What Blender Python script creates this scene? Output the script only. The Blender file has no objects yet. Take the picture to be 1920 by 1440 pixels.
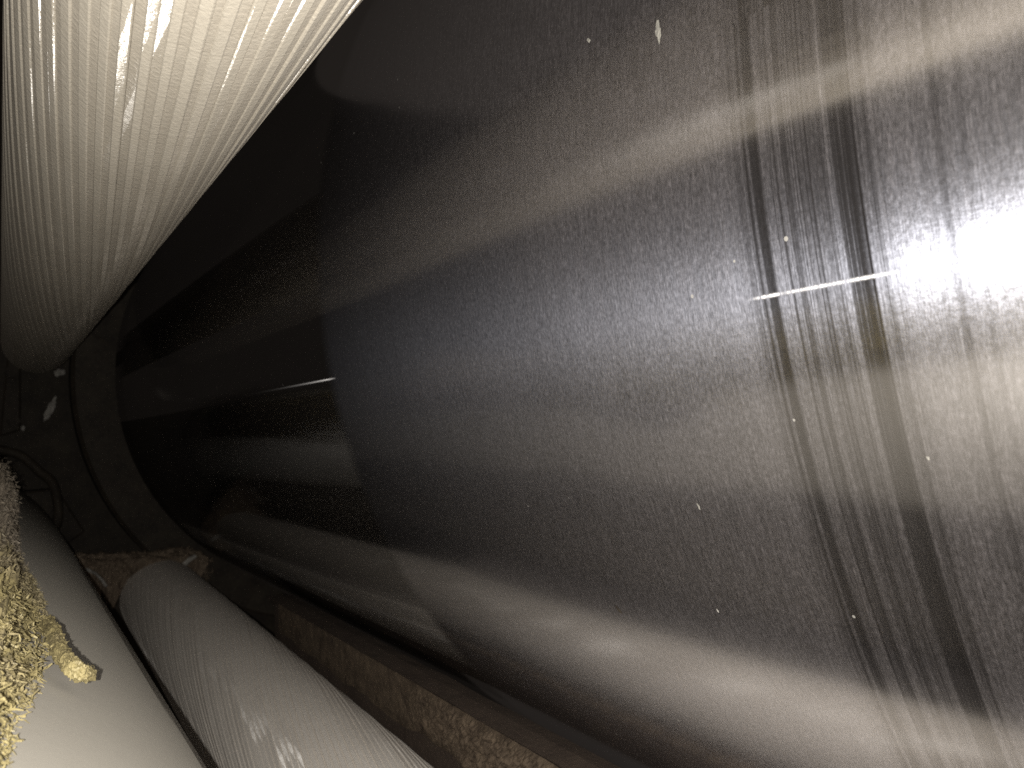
import bpy, bmesh, math, random
from mathutils import Vector, Matrix, noise

random.seed(7)
C = bpy.context.scene.collection
R = 0.45                      # radius of the big steel cylinder, metres; most sizes are given in R
CAM = Vector((0, 0, 1.2))
EXPOSURE = 0.0

# ------------------------------------------------------------------ camera
# World axes: Y runs along the rolls, X to the right, Z up.
F_PX, VP = 1547.0, (0.0, 828.0)
d = Vector(((VP[0] - 960) / F_PX, -(VP[1] - 720) / F_PX, 1.0)).normalized()
u0 = Vector((0, 1, 0)); e2 = (u0 - d * u0.dot(d)).normalized(); e1 = e2.cross(d)
if e1.x < 0: e1 = -e1
def cam_to_world(v): return Vector((v.dot(e1), v.dot(d), v.dot(e2)))
right, up, back = (cam_to_world(Vector(v)) for v in ((1, 0, 0), (0, 1, 0), (0, 0, -1)))
cam_data = bpy.data.cameras.new('camera'); cam = bpy.data.objects.new('camera', cam_data); C.objects.link(cam)
cam.matrix_world = Matrix(((right.x, up.x, back.x, CAM.x), (right.y, up.y, back.y, CAM.y),
                           (right.z, up.z, back.z, CAM.z), (0, 0, 0, 1)))
cam_data.sensor_width = 36.0; cam_data.lens = 36.0 * F_PX / 1920.0
cam_data.clip_start = 0.01; cam_data.clip_end = 200
cam_data.dof.use_dof = True; cam_data.dof.focus_distance = 0.33; cam_data.dof.aperture_fstop = 26
bpy.context.scene.camera = cam

# ------------------------------------------------------------------ world, flash, exposure
w = bpy.data.worlds.new('World'); bpy.context.scene.world = w; w.use_nodes = True
bg = w.node_tree.nodes['Background']; bg.inputs[0].default_value = (1.0, 0.86, 0.76, 1); bg.inputs[1].default_value = 0.048
fl = bpy.data.lights.new('phone_flash', 'SPOT'); fl.energy = 15.0; fl.color = (1.0, 0.965, 0.91)
fl.shadow_soft_size = 0.0009; fl.spot_size = math.radians(135); fl.spot_blend = 1.0
flash = bpy.data.objects.new('phone_flash', fl); C.objects.link(flash)
flash.matrix_world = Matrix.Translation(right * -0.011 + up * -0.002) @ cam.matrix_world
sc = bpy.context.scene
sc.view_settings.view_transform = 'Standard'; sc.view_settings.look = 'None'
sc.view_settings.exposure = EXPOSURE; sc.view_settings.gamma = 1
sc.cycles.use_denoising = False
sc.cycles.max_bounces = 8; sc.cycles.sample_clamp_indirect = 0.7

# ------------------------------------------------------------------ helpers
def xz(L, deg):                       # cross-section position L (in R) away from the lens at an angle
    a = math.radians(deg); return Vector((CAM.x + L * R * math.cos(a), 0, CAM.z + L * R * math.sin(a)))
def link(name, me, parent=None, loc=None):
    o = bpy.data.objects.new(name, me); C.objects.link(o)
    if parent is not None: o.parent = parent
    if loc is not None: o.location = loc
    return o
def mesh(name, vs, fs, m, smooth=False):
    me = bpy.data.meshes.new(name); me.from_pydata([tuple(v) for v in vs], [], fs)
    for x in (m if isinstance(m, (list, tuple)) else [m]): me.materials.append(x)
    bm = bmesh.new(); bm.from_mesh(me); bmesh.ops.recalc_face_normals(bm, faces=bm.faces); bm.to_mesh(me); bm.free()
    if smooth: me.polygons.foreach_set('use_smooth', [True] * len(me.polygons))
    me.update(); return me
def tag(o, label=None, cat=None, group=None, kind=None):
    for k, v in (('label', label), ('category', cat), ('group', group), ('kind', kind)):
        if v: o[k] = v
    return o
def empty(name, loc): 
    o = bpy.data.objects.new(name, None); C.objects.link(o); o.location = loc; o.empty_display_size = 0.02; return o
def lathe(profile, seg, caps=True):   # profile of (y, r) turned about local Y
    vs, fs = [], []
    for y, r in profile:
        for k in range(seg):
            a = 2 * math.pi * k / seg; vs.append((r * math.cos(a), y, r * math.sin(a)))
    n = len(profile)
    for i in range(n - 1):
        for k in range(seg):
            k2 = (k + 1) % seg; fs.append((i * seg + k, i * seg + k2, (i + 1) * seg + k2, (i + 1) * seg + k))
    if caps: fs.append(tuple(range(seg))); fs.append(tuple((n - 1) * seg + k for k in range(seg)))
    return vs, fs
def aim(o, a, b):                     # local Y from a to b
    q = (b - a).to_track_quat('Y', 'Z'); o.location = a; o.rotation_mode = 'QUATERNION'; o.rotation_quaternion = q
def box_geo(cx, cy, cz, sx, sy, sz, vs, fs, rot=None, bev=0.0):
    b = len(vs)
    for dx in (-1, 1):
        for dy in (-1, 1):
            for dz in (-1, 1):
                v = Vector((dx * sx / 2, dy * sy / 2, dz * sz / 2))
                if rot: v = rot @ v
                vs.append(v + Vector((cx, cy, cz)))
    for f in ((0, 1, 3, 2), (4, 6, 7, 5), (0, 4, 5, 1), (2, 3, 7, 6), (0, 2, 6, 4), (1, 5, 7, 3)): fs.append(tuple(b + i for i in f))
def bevel(me, wd, seg=2):
    bm = bmesh.new(); bm.from_mesh(me)
    bmesh.ops.bevel(bm, geom=list(bm.edges), offset=wd, segments=seg, affect='EDGES', profile=0.5)
    bm.to_mesh(me); bm.free(); return me

# ------------------------------------------------------------------ materials
class NT:
    def __init__(s, name):
        s.m = bpy.data.materials.new(name); s.m.use_nodes = True; s.t = s.m.node_tree; s.t.nodes.clear()
        s.out = s.t.nodes.new('ShaderNodeOutputMaterial')
    def n(s, typ, **kw):
        nd = s.t.nodes.new(typ)
        for k, v in kw.items():
            if k.startswith('i_'):
                key = k[2:]; key = int(key) if key.isdigit() else key.replace('_', ' ')
                if hasattr(v, 'is_linked') or isinstance(v, bpy.types.NodeSocket): s.t.links.new(v, nd.inputs[key])
                else: nd.inputs[key].default_value = v
            else: setattr(nd, k, v)
        return nd
    def link(s, a, b): s.t.links.new(a, b)
    def math(s, op, a, b=0.0, c=None, clamp=False):
        nd = s.n('ShaderNodeMath', operation=op, use_clamp=clamp)
        for i, v in enumerate((a, b) if c is None else (a, b, c)):
            if isinstance(v, bpy.types.NodeSocket): s.link(v, nd.inputs[i])
            else: nd.inputs[i].default_value = v
        return nd.outputs[0]
    def ramp(s, fac, stops, interp='LINEAR'):
        nd = s.n('ShaderNodeValToRGB'); cr = nd.color_ramp; cr.interpolation = interp
        while len(cr.elements) < len(stops): cr.elements.new(0.5)
        for e, (p, c) in zip(cr.elements, stops):
            e.position = p; e.color = (c, c, c, 1) if isinstance(c, (int, float)) else (*c, 1)
        s.link(fac, nd.inputs[0]); return nd.outputs[0]
    def noise(s, vec, scale, detail=4, rough=0.55, dist=0.0):
        nd = s.n('ShaderNodeTexNoise'); nd.inputs['Scale'].default_value = scale; nd.inputs['Detail'].default_value = detail
        nd.inputs['Roughness'].default_value = rough; nd.inputs['Distortion'].default_value = dist
        if vec is not None: s.link(vec, nd.inputs['Vector'])
        return nd.outputs[0]
    def mapr(s, v, a, b, c=0.0, e=1.0):
        nd = s.n('ShaderNodeMapRange', clamp=True)
        s.link(v, nd.inputs[0])
        for i, x in enumerate((a, b, c, e)): nd.inputs[1 + i].default_value = x
        return nd.outputs[0]
    def mixc(s, fac, a, b):
        nd = s.n('ShaderNodeMix', data_type='RGBA')
        for i, v in ((0, fac), (6, a), (7, b)):
            if isinstance(v, bpy.types.NodeSocket): s.link(v, nd.inputs[i])
            elif isinstance(v, tuple): nd.inputs[i].default_value = (*v, 1)
            else: nd.inputs[i].default_value = v
        return nd.outputs[2]
    def mixs(s, fac, a, b):
        nd = s.n('ShaderNodeMixShader')
        if isinstance(fac, bpy.types.NodeSocket): s.link(fac, nd.inputs[0])
        else: nd.inputs[0].default_value = fac
        s.link(a, nd.inputs[1]); s.link(b, nd.inputs[2]); return nd.outputs[0]

def cyl_coords(t):                    # axial position and position round the roll, from object coordinates
    tc = t.n('ShaderNodeTexCoord'); sp = t.n('ShaderNodeSeparateXYZ'); t.link(tc.outputs['Object'], sp.inputs[0])
    x, y, z = sp.outputs
    ang = t.math('ARCTAN2', z, x)
    return tc.outputs['Object'], y, ang, x, z
def vec(t, a, b, c=0.0):
    nd = t.n('ShaderNodeCombineXYZ')
    for i, v in enumerate((a, b, c)):
        if isinstance(v, bpy.types.NodeSocket): t.link(v, nd.inputs[i])
        else: nd.inputs[i].default_value = v
    return nd.outputs[0]

def steel_material():
    t = NT('brushed_steel')
    ob, y, ang, x, z = cyl_coords(t)
    T = t.math('DIVIDE', y, R)                                     # axial place in cylinder radii
    arc = t.math('MULTIPLY', ang, R)
    # fine turning marks: long round the roll, hair thin along it
    fine = t.noise(vec(t, t.math('MULTIPLY', y, 900.0), t.math('MULTIPLY', arc, 60.0)), 1.0, 3, 0.6)
    mid = t.noise(vec(t, t.math('MULTIPLY', y, 140.0), t.math('MULTIPLY', arc, 3.0)), 1.0, 4, 0.6)
    wide = t.noise(vec(t, t.math('MULTIPLY', y, 26.0), t.math('MULTIPLY', arc, 0.8)), 1.0, 3, 0.5)
    grain = t.noise(ob, 700.0, 2, 0.6)
    hair = t.noise(vec(t, t.math('MULTIPLY', y, 420.0), t.math('MULTIPLY', arc, 1.2)), 1.0, 4, 0.65)
    blot = t.noise(ob, 9.0, 4, 0.6)
    wob = t.math('MULTIPLY', t.math('SUBTRACT', t.noise(vec(t, t.math('MULTIPLY', y, 60.0), t.math('MULTIPLY', arc, 2.0)), 1.0, 3), 0.5), 0.006)
    Tw = t.math('ADD', T, wob)
    # worn bright rings (polished) as measured along the roll, 0..1 of T 0.20..0.42
    s = t.mapr(Tw, 0.20, 0.42)
    rings = RINGS
    def seq(rs):
        st = [(0.0, 0.0)]
        for a, b, v in rs:
            a, b = (a - 0.20) / 0.22, (b - 0.20) / 0.22
            st += [(a - 0.005, 0.0), (a + 0.002, v), (b - 0.002, v * 0.9), (b + 0.005, 0.0)]
        return t.ramp(s, st)
    ringm = t.math('MAXIMUM', t.math('MAXIMUM', seq(rings[:6]), seq(rings[6:12])), seq(rings[12:]))
    ringm = t.math('MULTIPLY', ringm, t.mapr(hair, 0.28, 0.50, 0.72, 1.0))
    thin = t.noise(vec(t, t.math('MULTIPLY', y, 1150.0), t.math('MULTIPLY', arc, 1.6)), 1.0, 3, 0.6)
    zone = t.math('MULTIPLY', t.mapr(T, 0.272, 0.285), t.mapr(T, 0.392, 0.375))
    ringm = t.math('MAXIMUM', ringm, t.math('MULTIPLY', zone, t.mapr(hair, 0.44, 0.62, 0.14, 0.85)))
    ringm = t.math('MULTIPLY', t.math('MAXIMUM', ringm, t.math('MULTIPLY', zone, t.mapr(thin, 0.50, 0.62, 0.0, 0.75))), t.mapr(thin, 0.34, 0.50, 0.72, 1.0))
    far = t.math('ADD', t.math('MULTIPLY', t.mapr(T, 0.55, POL0), 0.72), t.math('MULTIPLY', t.mapr(Tw, POL0, POL1), 0.28))                                     # unworn mirror face towards the far end
    soft = t.noise(vec(t, t.math('MULTIPLY', y, 110.0), t.math('MULTIPLY', arc, 0.9)), 1.0, 4, 0.6)
    fade = t.math('MULTIPLY', t.mapr(soft, 0.54, 0.74), t.mapr(T, 0.60, 0.30, 0.10, 0.45))
    pol = t.math('MAXIMUM', t.math('MAXIMUM', ringm, far), fade, clamp=True)
    tan = t.n('ShaderNodeTangent', direction_type='RADIAL', axis='Y').outputs[0]
    hgt = t.math('ADD', t.math('MULTIPLY', fine, 0.6), t.math('MULTIPLY', grain, 0.4))
    bump = t.n('ShaderNodeBump', i_Strength=BUMP, i_Distance=0.0006, i_Height=hgt).outputs[0]
    def gl(rough, an, col, bumped=True, dist='GGX'):
        nd = t.n('ShaderNodeBsdfAnisotropic', distribution=dist)
        for k, v in (('Roughness', rough), ('Anisotropy', an), ('Color', col), ('Tangent', tan)):
            if isinstance(v, bpy.types.NodeSocket): t.link(v, nd.inputs[k])
            elif isinstance(v, tuple): nd.inputs[k].default_value = (*v, 1)
            else: nd.inputs[k].default_value = v
        if bumped: t.link(bump, nd.inputs['Normal'])
        return nd.outputs[0]
    var = t.math('ADD', t.math('MULTIPLY', t.math('SUBTRACT', wide, 0.5), 0.5), t.math('MULTIPLY', t.math('SUBTRACT', hair, 0.5), 1.5))
    mcol = t.mixc(t.math('ADD', 0.5, var, clamp=True), MATTE_LO, MATTE_HI)
    glint = t.noise(vec(t, t.math('MULTIPLY', y, 1900.0), t.math('MULTIPLY', arc, 330.0)), 1.0, 2, 0.7)
    glint = t.math('MULTIPLY', t.mapr(glint, 0.34, 0.68, 0.70, 1.32), t.mapr(grain, 0.3, 0.7, 0.78, 1.22))
    gm = t.n('ShaderNodeMix', data_type='RGBA', blend_type='MULTIPLY'); gm.inputs[0].default_value = 1.0
    t.link(mcol, gm.inputs[6]); t.link(glint, gm.inputs[7]); mcol = gm.outputs[2]
    # worn, dull surface: a broad lobe and a narrow one
    broad = gl(*BROAD, mcol)
    narrow = gl(*NARROW, NARROW_COL, False)
    dull = t.mixs(NARROW_MIX, broad, narrow)
    gd = t.n('ShaderNodeMix', data_type='RGBA', blend_type='MULTIPLY'); gd.inputs[0].default_value = 1.0; gd.inputs[6].default_value = (*DULL_DIF, 1)
    t.link(t.math('POWER', t.math('MULTIPLY', glint, t.mapr(fine, 0.35, 0.65, 0.75, 1.25)), 1.3), gd.inputs[7])
    dif = t.n('ShaderNodeBsdfDiffuse'); t.link(gd.outputs[2], dif.inputs[0])
    dull = t.mixs(DULL_W, dull, dif.outputs[0])
    # polished surface
    pl = gl(t.mapr(T, 0.9, 1.2, 0.135, POLISH[0]), POLISH[1], POLISH_COL, False)
    pb = gl(*POLISH2, POLISH_COL, False, 'BECKMANN')
    pdif = t.n('ShaderNodeBsdfDiffuse'); pdif.inputs[0].default_value = (*POL_DIF, 1)
    line_w = t.math('MULTIPLY', t.math('MAXIMUM', t.mapr(Tw, POL0, POL1, 0.0, 0.35), t.math('MULTIPLY', t.math('MULTIPLY', t.math('MAXIMUM', ringm, zone), t.mapr(thin, 0.35, 0.65, 0.25, 1.0)), 0.016)), 1.0)
    poli = t.mixs(0.20, t.mixs(line_w, pl, pb), pdif.outputs[0])
    body = t.mixs(pol, dull, poli)
    # dust specks
    vo = t.n('ShaderNodeTexVoronoi', feature='F1'); vo.inputs['Scale'].default_value = 95.0; t.link(ob, vo.inputs['Vector'])
    rnd = t.n('ShaderNodeSeparateColor'); t.link(vo.outputs['Color'], rnd.inputs[0])
    spot = t.math('MULTIPLY', t.math('LESS_THAN', vo.outputs['Distance'], t.math('MULTIPLY', rnd.outputs[1], 0.075)), t.math('GREATER_THAN', rnd.outputs[0], 0.70))
    dust = t.n('ShaderNodeBsdfDiffuse'); dust.inputs[0].default_value = (0.20, 0.19, 0.17, 1)
    body = t.mixs(t.math('MULTIPLY', spot, 0.7), body, dust.outputs[0])
    t.link(body, t.out.inputs[0]); return t.m

def fibre_material(name, near, dark, dirty, dirty_dark, rough):
    t = NT(name); tc = t.n('ShaderNodeTexCoord'); ob = tc.outputs['Object']
    sp = t.n('ShaderNodeSeparateXYZ'); t.link(ob, sp.inputs[0])
    a = t.noise(ob, 60, 5, 0.65); b = t.noise(ob, 420, 3, 0.6); c = t.noise(ob, 16, 3, 0.6)
    f = t.math('ADD', t.math('MULTIPLY', a, 0.6), t.math('MULTIPLY', b, 0.4))
    far = t.math('ADD', t.mapr(sp.outputs[1], 0.40, 0.62), t.math('MULTIPLY', t.math('SUBTRACT', c, 0.5), 2.2), clamp=True)
    col = t.mixc(far, t.mixc(t.mapr(f, 0.36, 0.62), dark, near), t.mixc(t.mapr(f, 0.36, 0.62), dirty_dark, dirty))
    p = t.n('ShaderNodeBsdfPrincipled'); t.link(col, p.inputs['Base Color']); p.inputs['Roughness'].default_value = rough
    bp = t.n('ShaderNodeBump', i_Strength=0.9, i_Distance=0.0015, i_Height=f); t.link(bp.outputs[0], p.inputs['Normal'])
    t.link(p.outputs[0], t.out.inputs[0]); return t.m

def cloth_material(name, base, dark, rough, bump_s, spec=0.5, grain_scale=600, blot_scale=25, stretch=None, sheen=None):
    t = NT(name)
    tc = t.n('ShaderNodeTexCoord'); ob = tc.outputs['Object']
    src = ob
    if stretch:
        mp = t.n('ShaderNodeMapping'); mp.inputs['Scale'].default_value = stretch; t.link(ob, mp.inputs[0]); src = mp.outputs[0]
    g = t.noise(src, grain_scale, 3, 0.65); b = t.noise(ob, blot_scale, 5, 0.6); q = t.noise(src, grain_scale * 0.2, 4, 0.6)
    f = t.math('ADD', t.math('MULTIPLY', g, 0.35), t.math('ADD', t.math('MULTIPLY', b, 0.35), t.math('MULTIPLY', q, 0.3)))
    col = t.mixc(t.mapr(f, 0.32, 0.62), dark, base)
    p = t.n('ShaderNodeBsdfPrincipled')
    t.link(col, p.inputs['Base Color']); p.inputs['Roughness'].default_value = rough; p.inputs['Specular IOR Level'].default_value = spec
    h = t.math('ADD', g, t.math('MULTIPLY', q, 0.6))
    bp = t.n('ShaderNodeBump', i_Strength=bump_s, i_Distance=0.001, i_Height=h); t.link(bp.outputs[0], p.inputs['Normal'])
    sh = p.outputs[0]
    if sheen:                         # gloss of a surface combed round the roll: spread along the roll, tight round it
        wt, ac, aa, gb = sheen
        nd = t.n('ShaderNodeBsdfAnisotropic', distribution='BECKMANN'); nd.inputs['Color'].default_value = (0.95, 0.93, 0.9, 1)
        nd.inputs['Roughness'].default_value = math.sqrt(math.sqrt(ac * aa)); nd.inputs['Anisotropy'].default_value = -(1 - math.sqrt(ac / aa))
        axis = t.n('ShaderNodeCombineXYZ'); axis.inputs[1].default_value = 1.0; t.link(axis.outputs[0], nd.inputs['Tangent'])
        b2 = t.n('ShaderNodeBump', i_Strength=gb, i_Distance=0.001, i_Height=h); t.link(b2.outputs[0], nd.inputs['Normal'])
        sh = t.mixs(t.math('MULTIPLY', t.mapr(q, 0.35, 0.6, 0.5, 1.3), wt), sh, nd.outputs[0])
    t.link(sh, t.out.inputs[0]); return t.m

# brightness steps of the steel, measured along the roll (in R): from, to, strength of polish
RINGS = [(0.2290, 0.2325, 0.30), (0.2425, 0.2470, 0.5), (0.2838, 0.2850, 0.6), (0.2872, 0.2886, 0.6), (0.2905, 0.2912, 0.4),
         (0.2930, 0.3082, 1.0), (0.3165, 0.3200, 0.65),
         (0.3228, 0.3240, 0.6), (0.3258, 0.3280, 0.6), (0.3303, 0.3335, 0.6), (0.3410, 0.3460, 0.85), (0.3500, 0.3512, 0.4), (0.3555, 0.3568, 0.4), (0.3635, 0.3705, 0.95), (0.3720, 0.3760, 0.4)]
POL0, POL1 = 1.20, 1.24
BUMP = 0.12
def lobe(ac, aa):                     # spread round the roll, spread along it -> roughness, anisotropy
    return (math.sqrt(math.sqrt(ac * aa)), 1 - math.sqrt(ac / aa))
MATTE_LO, MATTE_HI = (0.19, 0.198, 0.232), (0.30, 0.31, 0.36)
BROAD, NARROW, NARROW_COL, NARROW_MIX = lobe(0.048, 0.25), lobe(0.032, 0.036), (0.86, 0.835, 0.82), 0.50
DULL_DIF, DULL_W = (0.076, 0.0685, 0.0685), 0.20
POLISH, POLISH2, POLISH_COL = lobe(0.004, 0.006), lobe(0.0022, 1.9), (0.37, 0.36, 0.355)
POL_DIF = (0.016, 0.0145, 0.0145)
STEEL = steel_material()
CREAM = cloth_material('cream_strip', (0.385, 0.350, 0.290), (0.315, 0.283, 0.232), 0.5, 0.30, 0.3, 500, 18, sheen=(0.08, 0.020, 1.3, 0.10))
TAN = cloth_material('tan_strip', (0.335, 0.302, 0.249), (0.262, 0.233, 0.190), 0.5, 0.35, 0.3, 500, 18, sheen=(0.08, 0.020, 1.3, 0.10))
RUBBER = cloth_material('grey_rubber', (0.82, 0.765, 0.69), (0.70, 0.65, 0.585), 0.5, 0.25, 0.3, 700, 20, sheen=(0.10, 0.028, 1.9, 0.08))
SMOOTH = cloth_material('smooth_grey_cover', (0.156, 0.145, 0.124), (0.142, 0.131, 0.112), 0.55, 0.08, 0.3, 900, 9)
RUST = cloth_material('rusty_iron', (0.066, 0.049, 0.037), (0.036, 0.026, 0.021), 0.8, 0.6, 0.2, 260, 22)
CRUST = cloth_material('crusted_dirt', (0.105, 0.078, 0.053), (0.034, 0.024, 0.017), 0.85, 0.8, 0.2, 300, 60)
FIBRE = fibre_material('yellow_fibre', (0.235, 0.192, 0.080), (0.085, 0.068, 0.029), (0.20, 0.165, 0.12), (0.09, 0.072, 0.053), 0.8)
FIBRE2 = fibre_material('pale_fibre', (0.285, 0.237, 0.108), (0.135, 0.110, 0.050), (0.24, 0.205, 0.155), (0.12, 0.098, 0.073), 0.62)
DIRTY = cloth_material('dirty_fibre', (0.20, 0.155, 0.11), (0.08, 0.058, 0.042), 0.85, 0.8, 0.2, 300, 40)
IRON = cloth_material('dark_painted_iron', (0.042, 0.034, 0.024), (0.010, 0.007, 0.006), 0.7, 0.6, 0.2, 160, 24)
LINT = cloth_material('white_lint', (0.36, 0.345, 0.31), (0.14, 0.125, 0.11), 0.8, 0.5, 0.2, 600, 60)

# ------------------------------------------------------------------ big steel cylinder
DRUM_C, DRUM_T = 1.44, 10.5
cyl = empty('steel_cylinder', xz(DRUM_C, DRUM_T)); tag(cyl, 'huge polished steel cylinder with worn dark rings filling the view', 'cylinder')
vs, fs = lathe([(-3.2 * R, R), (1.0 * R, R), (3.6 * R, R)] + [(3.86 * R, R)], 512)
link('shell', mesh('shell', vs, fs, STEEL, True), cyl)
cyl.children[0].data.polygons[-1].use_smooth = cyl.children[0].data.polygons[-2].use_smooth = False
vs, fs = lathe([(3.87 * R, 0.9 * R), (3.87 * R, 1.15 * R), (3.89 * R, 1.165 * R), (4.02 * R, 1.165 * R), (4.04 * R, 1.15 * R), (4.04 * R, 0.9 * R)], 160)
link('flange', mesh('flange', vs, fs, IRON), cyl)

# ------------------------------------------------------------------ lagged roll, upper left
def strip_mesh(name, width, tilt, r, y0, y1, twist, m, lift, n=110, thick=0.004):
    vs, fs = [], []
    ct, st = math.cos(tilt), math.sin(tilt)
    b = min(0.0012, width * 0.12)
    prof = [(-width / 2, -thick), (-width / 2, -b), (-width / 2 + b, 0), (width / 2 - b, 0), (width / 2, -b), (width / 2, -thick)]
    k = len(prof)
    for i in range(n + 1):
        y = y0 + (y1 - y0) * i / n; a = twist * y
        wv = 0.00035 * math.sin(9 * y + 40 * width) 
        for u, h in prof:
            u2, h2 = u * ct - h * st + wv, u * st + h * ct
            X, Z = u2, r + lift + h2
            vs.append((X * math.cos(a) - Z * math.sin(a), y, X * math.sin(a) + Z * math.cos(a)))
    for i in range(n):
        for j in range(k - 1): fs.append((i * k + j, i * k + j + 1, (i + 1) * k + j + 1, (i + 1) * k + j))
    fs.append(tuple(range(k))); fs.append(tuple(n * k + j for j in range(k)))
    return mesh(name, vs, fs, m)

RIB_ANG, RIB_HALF, RIB_L = 72, 17.5, 0.395
RIB_END = 3.6
rr = RIB_L * math.sin(math.radians(RIB_HALF)) * R
rib = empty('ribbed_roll', xz(RIB_L, RIB_ANG)); tag(rib, 'cream roll covered with lengthwise strips at upper left, above the steel cylinder', 'roll')
vs, fs = lathe([(-3.0 * R, rr - 0.0035), (RIB_END * R, rr - 0.0035)], 96)
link('core', mesh('core', vs, fs, TAN, True), rib)
vs, fs = lathe([((RIB_END + 0.005) * R, rr * 0.35), (4.22 * R, rr * 0.35)], 40)
link('journal', mesh('journal', vs, fs, IRON, True), rib)
NS = 52; pitch = 2 * math.pi * rr / NS
TW = 0.69 / R
tilts = [-0.10, 0.06, 0.0, 0.12, -0.05, 0.09]
light = [strip_mesh('strip', pitch * wf, t, rr, -3.0 * R, RIB_END * R, TW, CREAM, 0.0005) for t, wf in zip(tilts, (0.56, 0.53, 0.60, 0.54, 0.62, 0.53))]
darks = [strip_mesh('strip', pitch * wf, -t * 0.8, rr, -3.0 * R, RIB_END * R, TW, TAN, -0.0001) for t, wf in zip(tilts, (0.56, 0.58, 0.55, 0.57, 0.54, 0.58))]
special = {30: strip_mesh('strip', pitch * 0.64, -0.15, rr, -3.0 * R, RIB_END * R, TW, CREAM, 0.0008), 29: light[2], 31: light[5]}
for i in range(NS):
    for ms, off in ((light, 0.0), (darks, 0.5)):
        o = link('strip', special[i] if off == 0.0 and i in special else random.choice(ms), rib); o.rotation_euler = (0, (i + off + random.uniform(-0.03, 0.03)) * 2 * math.pi / NS, 0)

# ------------------------------------------------------------------ grooved grey roll
def roll_axis(L0, a0, L1, a1, T0, T1):
    p, q = xz(L0, a0), xz(L1, a1); p.y, q.y = T0 * R, T1 * R
    return p, q
def grooved_cover(r, n, y0, y1, twist, m, depth):
    vs, fs = [], []; ny = 120; per = 5
    tl = [random.uniform(-0.16, 0.16) for _ in range(n)]
    for i in range(ny + 1):
        y = y0 + (y1 - y0) * i / ny
        for k in range(n):
            p = 2 * math.pi / n; a0 = k * p
            for f, h in ((0.0, -depth), (0.12, -depth), (0.22, 0), (0.90, 0), (1.0, -depth * 0.9)):
                a = a0 + f * p + twist * y
                rr_ = r + h + (tl[k] * (f - 0.55) * p * r if h == 0 else 0) + 0.00018 * math.sin(k * 2.3 + y * 11)
                vs.append((rr_ * math.cos(a), y, rr_ * math.sin(a)))
    N = n * per
    for i in range(ny):
        for k in range(N): fs.append((i * N + k, i * N + (k + 1) % N, (i + 1) * N + (k + 1) % N, (i + 1) * N + k))
    return mesh('grooved_cover', vs, fs, m)
GA, GH, GL = -58.6, 10.3, 0.87
gr = GL * math.sin(math.radians(GH)) * R
p, q = roll_axis(GL, GA, GL, -49.5, -2.6, 3.70)
groll = empty('grooved_roll', p); aim(groll, p, q); glen = (q - p).length
tag(groll, 'grey rubber roll with fine lengthwise grooves, between the smooth roll and the rusty beam', 'roll')
cov = link('grooved_cover', grooved_cover(gr, 92, 0, glen, -1.15 / R, RUBBER, 0.0011), groll); cov['kind'] = 'stuff'
vs, fs = lathe([(0, gr * 0.9), (glen - 0.001, gr * 0.97), (glen + 0.004, gr * 0.9), (glen + 0.005, gr * 0.35), (glen + 0.3 * R, gr * 0.35)], 64)
link('core', mesh('core', vs, fs, IRON, True), groll)

# ------------------------------------------------------------------ smooth grey roll
SA, SH, SL = -115, 52, 0.65
KS = SL / 0.9                         # the waste was laid out for a roll at 0.9
sr = SL * math.sin(math.radians(SH)) * R
p, q = roll_axis(SL, SA - 0.7, SL, SA + 2.2, -2.6, 4.0)
sroll = empty('smooth_roll', p); aim(sroll, p, q); slen = (q - p).length
tag(sroll, 'smooth pale grey roll at lower left with yellow fibre waste lying on it', 'roll')
vs, fs = lathe([(0, sr), (slen - 0.05, sr), (slen - 0.02, sr * 0.985), (slen, sr * 0.93)], 192)
link('cover', mesh('cover', vs, fs, SMOOTH, True), sroll)
vs, fs = lathe([(slen + 0.001, sr * 0.3), (slen + 0.35 * R, sr * 0.3)], 40)
link('journal', mesh('journal', vs, fs, IRON, True), sroll)

# ------------------------------------------------------------------ rusty beam with crust
beam = empty('rusty_beam', xz(0.86, -33.2)); tag(beam, 'rusty brown iron doctor beam with crusted dirt, against the underside of the steel cylinder', 'beam')
bo = beam.location
def sec(L, a): v = xz(L, a); return (v.x - bo.x, v.z - bo.z)
ridge = [sec(0.862, -33.2), sec(0.835, -34.0), sec(0.80, -35.7)]
face = [sec(0.80, -35.7), sec(0.99, -48.5)]
BY0, BY1 = -2.5 * R, 2.42 * R
def extrude(poly, y0, y1, n, name, m, jag=0.0):
    vs, fs = [], []; k = len(poly)
    for i in range(n + 1):
        y = y0 + (y1 - y0) * i / n
        for j, (X, Z) in enumerate(poly):
            e = jag * (noise.noise(Vector((y * 18, j * 3.1, 0))) )
            yy = y + (jag * 3 * noise.noise(Vector((j * 5.3, 1, 2))) if i == n else 0)
            vs.append((X + e, yy, Z + e * 0.6))
    for i in range(n):
        for j in range(k): fs.append((i * k + j, i * k + (j + 1) % k, (i + 1) * k + (j + 1) % k, (i + 1) * k + j))
    fs.append(tuple(range(k))); fs.append(tuple(n * k + j for j in range(k)))
    return mesh(name, vs, fs, m)
th = 0.10
ledge_poly = [sec(0.862, -33.2), sec(0.832, -34.1), sec(0.80, -35.7), sec(0.84, -36.6), sec(0.88, -34.6)]
link('ledge', extrude(ledge_poly, BY0, BY1, 60, 'ledge', RUST, 0.0016), beam)
web_poly = [sec(0.812, -36.0), sec(0.99, -48.5), sec(1.03, -47.5), sec(0.85, -36.8)]
link('web', extrude(web_poly, BY0, BY1 - 0.06 * R, 60, 'web', RUST, 0.0012), beam)
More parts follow.
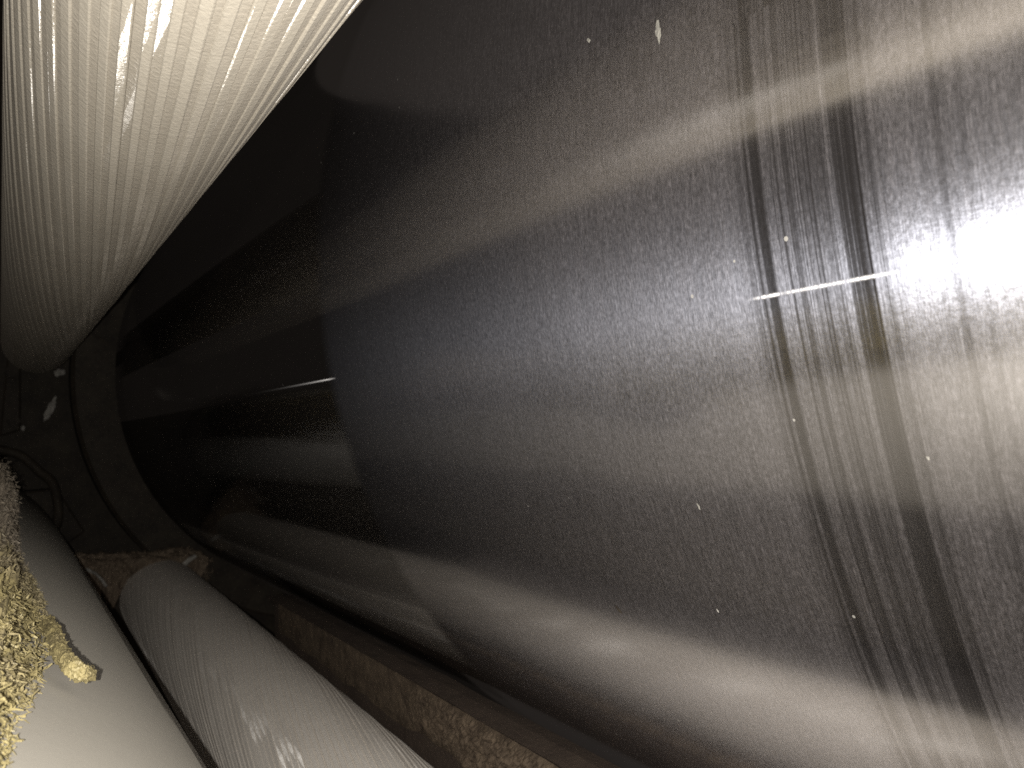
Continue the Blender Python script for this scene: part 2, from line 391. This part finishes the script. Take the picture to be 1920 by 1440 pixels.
# crust: lumpy layer on the upper half of the web
p0, p1 = Vector((*sec(0.803, -35.75),)), Vector((*sec(0.99, -48.5),))
nrm = Vector((-(p1 - p0).y, (p1 - p0).x)).normalized()
if nrm.dot(Vector((CAM.x - bo.x, CAM.z - bo.z))) < 0: nrm = -nrm
vs, fs = [], []; nu, nv = 700, 40
for i in range(nu + 1):
    y = 0.35 * R + (2.3 * R - 0.35 * R) * i / nu
    lower = 0.36 + 0.10 * noise.noise(Vector((y * 9, 3, 0))) + 0.06 * noise.noise(Vector((y * 34, 5, 0))) - 0.10 * max(0, y / R - 1.4)
    for j in range(nv + 1):
        f = j / nv; v = f * lower
        env = min(1, f * 7) * min(1, (1 - f) * 5)
        h = env * max(0.06, min(1, (1.55 - y / R) / 0.8)) * (0.006 + 0.006 * noise.fractal(Vector((y * 130, v * 17, 1.7)), 0.6, 2.1, 6) + 0.004 * noise.noise(Vector((y * 26, v * 5, 9)))) - 0.0015
        jx = 0.003 * noise.noise(Vector((y * 50, j, 4)))
        P = p0 + (p1 - p0) * (v + jx) + nrm * (h + 0.002)
        vs.append((P.x, y + 0.002 * noise.noise(Vector((y * 90, v * 20, 8))), P.y))
for i in range(nu):
    for j in range(nv):
        a = i * (nv + 1) + j; fs.append((a, a + 1, a + nv + 2, a + nv + 1))
cr = link('dirt_crust', mesh('dirt_crust', vs, fs, CRUST), beam); cr['kind'] = 'stuff'

# ------------------------------------------------------------------ fibre waste on the smooth roll
deb = empty('fibre_waste', Vector((p.x, 0, p.z))); tag(deb, 'yellow brown matted fibre waste lying on the smooth roll at the left edge', 'waste')
ax0, ax1 = p.copy(), q.copy()
def on_smooth(phi_deg, T, h):         # point h above the smooth roll, phi measured from the side facing the lens
    T *= KS; h *= KS
    t = (T * R - ax0.y) / (ax1.y - ax0.y); c = ax0.lerp(ax1, t)
    a = math.radians(SA + 180 + phi_deg)
    return Vector((c.x + (sr + h) * math.cos(a), T * R, c.z + (sr + h) * math.sin(a))) - deb.location
EDGE = [(0.3, -5.8), (0.58, -5.8), (0.618, -6.5), (0.761, -7.0), (0.856, -8.4), (0.94, -9.3), (1.1, -10.4), (1.286, -11.2), (1.535, -11.5), (1.8, -10), (2.026, -9), (2.4, -9.2), (2.757, -9.5), (3.1, -6)]
def edge(T):
    for (a, b), (c, e) in zip(EDGE, EDGE[1:]):
        if a <= T <= c: return b + (e - b) * (T - a) / (c - a)
    return EDGE[-1][1]
def mat_h(T, f, phi):
    lump = 0.050 * math.exp(-((T - 2.5) / 0.40) ** 2) + 0.002
    n1 = noise.fractal(Vector((T * 15, phi * 1.0, 3)), 0.7, 2.1, 6)
    n2 = noise.noise(Vector((T * 3.2, phi * 0.3, 1)))
    return min(1, f * 5) * (0.007 + lump * min(1, f * 2.2) + 0.014 * n1 + 0.008 * n2)
vs, fs = [], []; nu, nv = 330, 60
for i in range(nu + 1):
    T = 0.3 + 2.8 * i / nu
    for j in range(nv + 1):
        f = j / nv
        e = edge(T) + 1.1 * noise.noise(Vector((T * 14, 2, 7))) + 0.6 * noise.noise(Vector((T * 45, 5, 7)))
        phi = e + f * (12 - e)
        vs.append(on_smooth(phi, T + 0.01 * noise.noise(Vector((T * 30, phi, 3))), mat_h(T, f, phi) - 0.001))
for i in range(nu):
    for j in range(nv):
        a = i * (nv + 1) + j; fs.append((a, a + 1, a + nv + 2, a + nv + 1))
link('mat', mesh('mat', vs, fs, FIBRE), deb)
def flakes(name, n, m, lo, hi, lw, parent, pts):
    vs, fs = [], []
    for _ in range(n):
        P, N = pts()
        L = random.uniform(lo, hi) * (KS if parent is deb else 1); W = L * random.uniform(*lw)
        a = Vector((random.gauss(0, 1), random.gauss(0, 1), random.gauss(0, 1))); a = (a - N * a.dot(N) * random.uniform(0.3, 1)).normalized()
        b = a.cross(N + 0.6 * Vector((random.gauss(0, 1), random.gauss(0, 1), random.gauss(0, 1)))).normalized()
        c = a.cross(b).normalized(); k = len(vs); bend = random.uniform(-0.3, 0.3) * L
        for s_, o_ in ((0, 0), (0.5, bend), (1, 0)):
            w_ = W * (1 - 0.5 * s_)
            vs += [P + a * L * s_ + b * w_ / 2 + c * o_, P + a * L * s_ - b * w_ / 2 + c * o_, P + a * L * s_ + c * (o_ + w_ * 0.4)]
        for q_ in (0, 3):
            fs += [(k + q_, k + q_ + 1, k + q_ + 4, k + q_ + 3), (k + q_ + 1, k + q_ + 2, k + q_ + 5, k + q_ + 4), (k + q_ + 2, k + q_, k + q_ + 3, k + q_ + 5)]
    o = link(name, mesh(name, vs, fs, m), parent); o['kind'] = 'stuff'; return o
def mat_pt():
    T = 0.32 + 2.7 * random.random() ** 1.5; e = edge(T); f = random.random() ** 1.3
    phi = e - 0.35 + f * (9 - e)
    P = on_smooth(phi, T, mat_h(T, f, phi)); N = (on_smooth(phi, T, 1) - on_smooth(phi, T, 0)).normalized()
    return P, N
flakes('fibres', 15000, FIBRE2, 0.0008, 0.0042, (0.07, 0.4), deb, mat_pt)
flakes('dark_fibres', 10000, FIBRE, 0.0008, 0.0050, (0.08, 0.45), deb, mat_pt)
# the tail that sticks out over the roll
tail_c = [on_smooth(-10.94, 1.26, 0.004), on_smooth(-10.85, 1.139, 0.007), on_smooth(-10.62, 1.033, 0.009), on_smooth(-11.01, 0.968, 0.010), on_smooth(-11.84, 0.951, 0.010), on_smooth(-12.94, 0.978, 0.009)]
def spline(P, t):
    n = len(P) - 1; i = min(int(t * n), n - 1); u = t * n - i
    a, b, c, e = P[max(i - 1, 0)], P[i], P[i + 1], P[min(i + 2, n)]
    return 0.5 * ((2 * b) + (c - a) * u + (2 * a - 5 * b + 4 * c - e) * u * u + (3 * b - a - 3 * c + e) * u ** 3)
vs, fs = [], []; n, k = 90, 24
for i in range(n + 1):
    t = i / n; c = spline(tail_c, t); dr = (spline(tail_c, min(1, t + .02)) - spline(tail_c, max(0, t - .02))).normalized()
    x_ = dr.cross(Vector((0.3, 0.2, 1))).normalized(); y_ = dr.cross(x_)
    for j in range(k):
        a = 2 * math.pi * j / k; v = x_ * math.cos(a) + y_ * math.sin(a)
        rad = KS * (0.0036 - 0.0003 * t if t < 0.985 else 0.002) * (1 + 0.5 * noise.fractal(c * 160 + v * 1.6, 0.8, 2.1, 4))
        vs.append(c + v * rad)
for i in range(n):
    for j in range(k): fs.append((i * k + j, i * k + (j + 1) % k, (i + 1) * k + (j + 1) % k, (i + 1) * k + j))
fs.append(tuple(range(k))); fs.append(tuple(n * k + j for j in range(k)))
tail = link('tail', mesh('tail', vs, fs, FIBRE2), deb)
def tail_pt():
    t = random.random(); c = spline(tail_c, t); v = Vector((random.gauss(0, 1), random.gauss(0, 1), random.gauss(0, 1))).normalized()
    return c + v * 0.0034 * KS, v
flakes('tail_fibres', 900, FIBRE2, 0.0006, 0.0022, (0.15, 0.6), deb, tail_pt)

# ------------------------------------------------------------------ far end: side frame, brackets, waste and lint
YF = 4.25 * R
def poly_plate(pts, y, t, name, m, parent, org):
    vs = [(x - org.x, y - org.y, z - org.z) for x, z in pts] + [(x - org.x, y + t - org.y, z - org.z) for x, z in pts]
    n = len(pts); fs = [tuple(range(n)), tuple(range(n, 2 * n))] + [(i, (i + 1) % n, n + (i + 1) % n, n + i) for i in range(n)]
    return link(name, mesh(name, vs, fs, m), parent)
org = Vector((CAM.x, YF, CAM.z - 0.9))
frame = empty('side_frame', org); tag(frame, 'dark painted iron side frame of the machine beyond the far ends of the rolls', 'machine frame')
poly_plate([(CAM.x - 1.2, CAM.z - 0.9), (CAM.x + 1.6, CAM.z - 0.9), (CAM.x + 1.6, CAM.z + 1.0), (CAM.x - 1.2, CAM.z + 1.0)], YF, 0.05, 'plate', IRON, frame, org)

def at(L, deg, T): v = xz(L, deg); v.y = T * R; return v
def rod(pts, r, k=8, n=24, jag=0.0):
    vs, fs = [], []
    for i in range(n + 1):
        t = i / n; c = spline(pts, t); dr = (spline(pts, min(1, t + .02)) - spline(pts, max(0, t - .02))).normalized()
        x_ = dr.cross(Vector((0.31, 0.22, 1))).normalized(); y_ = dr.cross(x_)
        for j in range(k):
            a = 2 * math.pi * j / k; v = x_ * math.cos(a) + y_ * math.sin(a)
            vs.append(c + v * r * (1 + jag * noise.noise(c * 90 + v * 2)))
    for i in range(n):
        for j in range(k): fs.append((i * k + j, i * k + (j + 1) % k, (i + 1) * k + (j + 1) % k, (i + 1) * k + j))
    fs.append(tuple(range(k))); fs.append(tuple(n * k + j for j in range(k)))
    return vs, fs
# bearing housing and bracket bolted to the frame, seen between the rolls
def plate_part(name, deg_pts, y, t, m, bev=0.004):
    pts = [xz(L, a) for L, a in deg_pts]
    o = poly_plate([(p_.x, p_.z) for p_ in pts], y - t, t, name, m, frame, org); bevel(o.data, bev, 1); return o
plate_part('bracket', [(0.02, 100), (0.36, 86), (0.38, 78), (0.09, 30)], YF, 0.03, IRON)
plate_part('bearing_block', [(0.30, -45), (0.52, -52), (0.62, -90), (0.40, -120), (0.22, -90)], YF, 0.06, IRON)
for L, a in ((0.10, 60), (0.30, 82), (0.38, -56), (0.36, -80)):
    v = xz(L, a); vs, fs = lathe([(-0.075 if a < 0 else -0.045, 0.012), (-0.02, 0.012)], 6)
    o = link('bolt', mesh('bolt', vs, fs, IRON), frame); o.location = (v.x - org.x, 0, v.z - org.z)
vs, fs = rod([at(0.09, 178, 4.15), at(0.035, -90, 4.15), at(0.10, -40, 4.15), at(0.20, -43, 4.15), at(0.28, -45, 4.12), at(0.40, -58, 4.08), at(0.52, -72, 4.05)], 0.009, 12, 60)
hz = at(0.06, 178, 4.1); o = link('hose', mesh('hose', [v - hz for v in vs], fs, IRON, True), None, hz)
tag(o, 'thin dark hose sagging in front of the iron side frame', 'hose')

# clumps of waste at the far end of the grooved roll
wc = at(0.695, -46, 3.72); w2 = empty('fibre_waste', wc); tag(w2, 'brown fibre waste heaped round the far end of the grooved roll', 'waste')
ridge_pts = [at(0.50, -66, 3.66), at(0.565, -59, 3.70), at(0.615, -53, 3.72), at(0.695, -46.5, 3.72), at(0.775, -40.5, 3.74), at(0.845, -37.0, 3.74), at(0.92, -36, 3.72)]
vs, fs = [], []; n, k = 110, 30
for i in range(n + 1):
    t = i / n; c = spline(ridge_pts, t); dr = (spline(ridge_pts, min(1, t + .02)) - spline(ridge_pts, max(0, t - .02))).normalized()
    x_ = dr.cross(Vector((0, 1, 0))).normalized(); y_ = Vector((0, 1, 0))
    if x_.z < 0: x_ = -x_
    for j in range(k):
        a = 2 * math.pi * j / k; sx, sy = math.cos(a), math.sin(a)
        h = 0.012 if sx > 0 else 0.060
        nn = 1 + 0.55 * noise.fractal(c * 38 + Vector((sx, sy, 0)) * 1.3, 0.8, 2.1, 4)
        vs.append(c + x_ * sx * h * nn + y_ * sy * 0.03 * nn - wc)
for i in range(n):
    for j in range(k): fs.append((i * k + j, i * k + (j + 1) % k, (i + 1) * k + (j + 1) % k, (i + 1) * k + j))
link('mat', mesh('mat', vs, fs, DIRTY), w2)
def ridge_pt():
    t = random.random(); c = spline(ridge_pts, t); N = Vector((0, -0.6, 0.8)).normalized()
    return c - wc + Vector((random.uniform(-.01, .01), random.uniform(-.03, 0), random.uniform(-0.03, 0.012))), N
flakes('fibres', 900, DIRTY, 0.004, 0.016, (0.06, 0.3), w2, ridge_pt)
for a, b, r in ((at(0.835, -41.0, 3.66), at(0.856, -35.8, 3.66), 0.004), (at(0.885, -30.4, 3.67), at(0.898, -28.8, 3.67), 0.003), (at(0.566, -60.5, 3.55), at(0.646, -58.5, 3.46), 0.0025)):
    vs, fs = rod([a - wc, (a + b) / 2 - wc + Vector((0.002, 0, 0.003)), b - wc], r, 7, 14, 0.6); link('straw', mesh('straw', vs, fs, LINT), w2)

# lint caught on the far frame and flecks stuck on the steel
def blob(name, c, ax, r, ln, m, label, cat, group, seed, n_=(0, -1, 0), flat=0.35):
    bm = bmesh.new(); bmesh.ops.create_icosphere(bm, subdivisions=4, radius=1.0)
    ax = ax.normalized(); N = Vector(n_).normalized(); N = (N - ax * N.dot(ax)).normalized(); B = ax.cross(N)
    for v in bm.verts:
        p_ = v.co.copy(); k_ = 1 + 0.55 * noise.fractal(p_ * 1.6 + Vector((seed, 0, 0)), 0.8, 2.1, 4)
        v.co = ax * p_.x * ln * k_ + B * p_.y * r * k_ + N * p_.z * r * flat * k_
    me = bpy.data.meshes.new(name); bm.to_mesh(me); bm.free(); me.materials.append(m)
    o = link(name, me, None, c); tag(o, label, cat, group); return o
yl = 4.24
lint_g = 'tufts of white lint on the far side frame'
blob('lint_tuft', at(0.088 * yl, 53.1, yl - 0.07), Vector((1, 0, 0.2)), 0.006, 0.009, LINT, 'small round tuft of white lint on the dark frame below the ribbed roll', 'lint', lint_g, 1, flat=1)
blob('lint_tuft', at(0.055 * yl, 36, yl - 0.07), Vector((0.45, 0, 1)), 0.006, 0.020, LINT, 'long slanting tuft of white lint on the dark frame, the largest tuft', 'lint', lint_g, 2, flat=1)
blob('lint_tuft', at(0.024 * yl, 33.5, yl - 0.07), Vector((0.3, 0, 1)), 0.003, 0.005, LINT, 'tiniest speck of white lint on the dark frame, nearest the left edge', 'lint', lint_g, 3, flat=1)
for i, (L, a) in enumerate(((0.140 * 3.86, 51.5), (0.142 * 3.86, 46.5))):
    pass
blob('lint_tuft', at(0.143 * 3.84, 49, 3.84), Vector((1, 0, -0.75)), 0.004, 0.014, IRON, 'faint ragged lint stuck on the rim of the flange under the ribbed roll end', 'lint', lint_g, 4)

def on_steel(deg, k):                 # point of the cylinder surface seen at this angle round the lens, k = sideways/forward
    a = math.radians(deg - DRUM_T); rho = DRUM_C * math.cos(a) - math.sqrt(1 - (DRUM_C * math.sin(a)) ** 2)
    P = at(rho, deg, rho / k); N = P - xz(DRUM_C, DRUM_T); N.y = 0
    return P, N.normalized()
def fleck(deg, k, along, across, lean, label, seed, m=LINT):
    P, N = on_steel(deg, k); tang = Vector((0, 1, 0)).cross(N); ax = tang * math.cos(lean) + Vector((0, 1, 0)) * math.sin(lean)
    return blob('stuck_fleck', P, ax, across, along, m, label, 'fleck', 'flecks stuck on the steel cylinder', seed, N, 0.12)
FLECK = cloth_material('pale_fleck', (0.20, 0.19, 0.165), (0.09, 0.085, 0.075), 0.8, 0.4, 0.2, 900, 200)
fleck(34.8, 1.132, 0.0036, 0.0011, 0.15, 'largest pale fleck, long and ragged, on the dark upper part of the steel cylinder', 11, FLECK)
fleck(37.4, 0.985, 0.0014, 0.0006, 0.9, 'short slanting pale fleck left of the largest fleck on the steel cylinder', 12, FLECK)
fleck(-17.4, 1.056, 0.0007, 0.0004, 0.2, 'bright white fleck low on the steel cylinder above the reflected beige band', 13)
fleck(-3.3, 1.628, 0.0005, 0.0004, 0.2, 'small white dot beside the widest dark ring of the steel cylinder', 14, FLECK)
fleck(-19.6, 0.849, 0.0022, 0.0010, 0.7, 'dull grey smear just above the reflected beige band', 15, IRON)
fleck(-8.3, 0.985, 0.0011, 0.0004, 0.25, 'thin pale fleck on the grey middle of the steel cylinder', 16, FLECK)

bpy.context.view_layer.update()
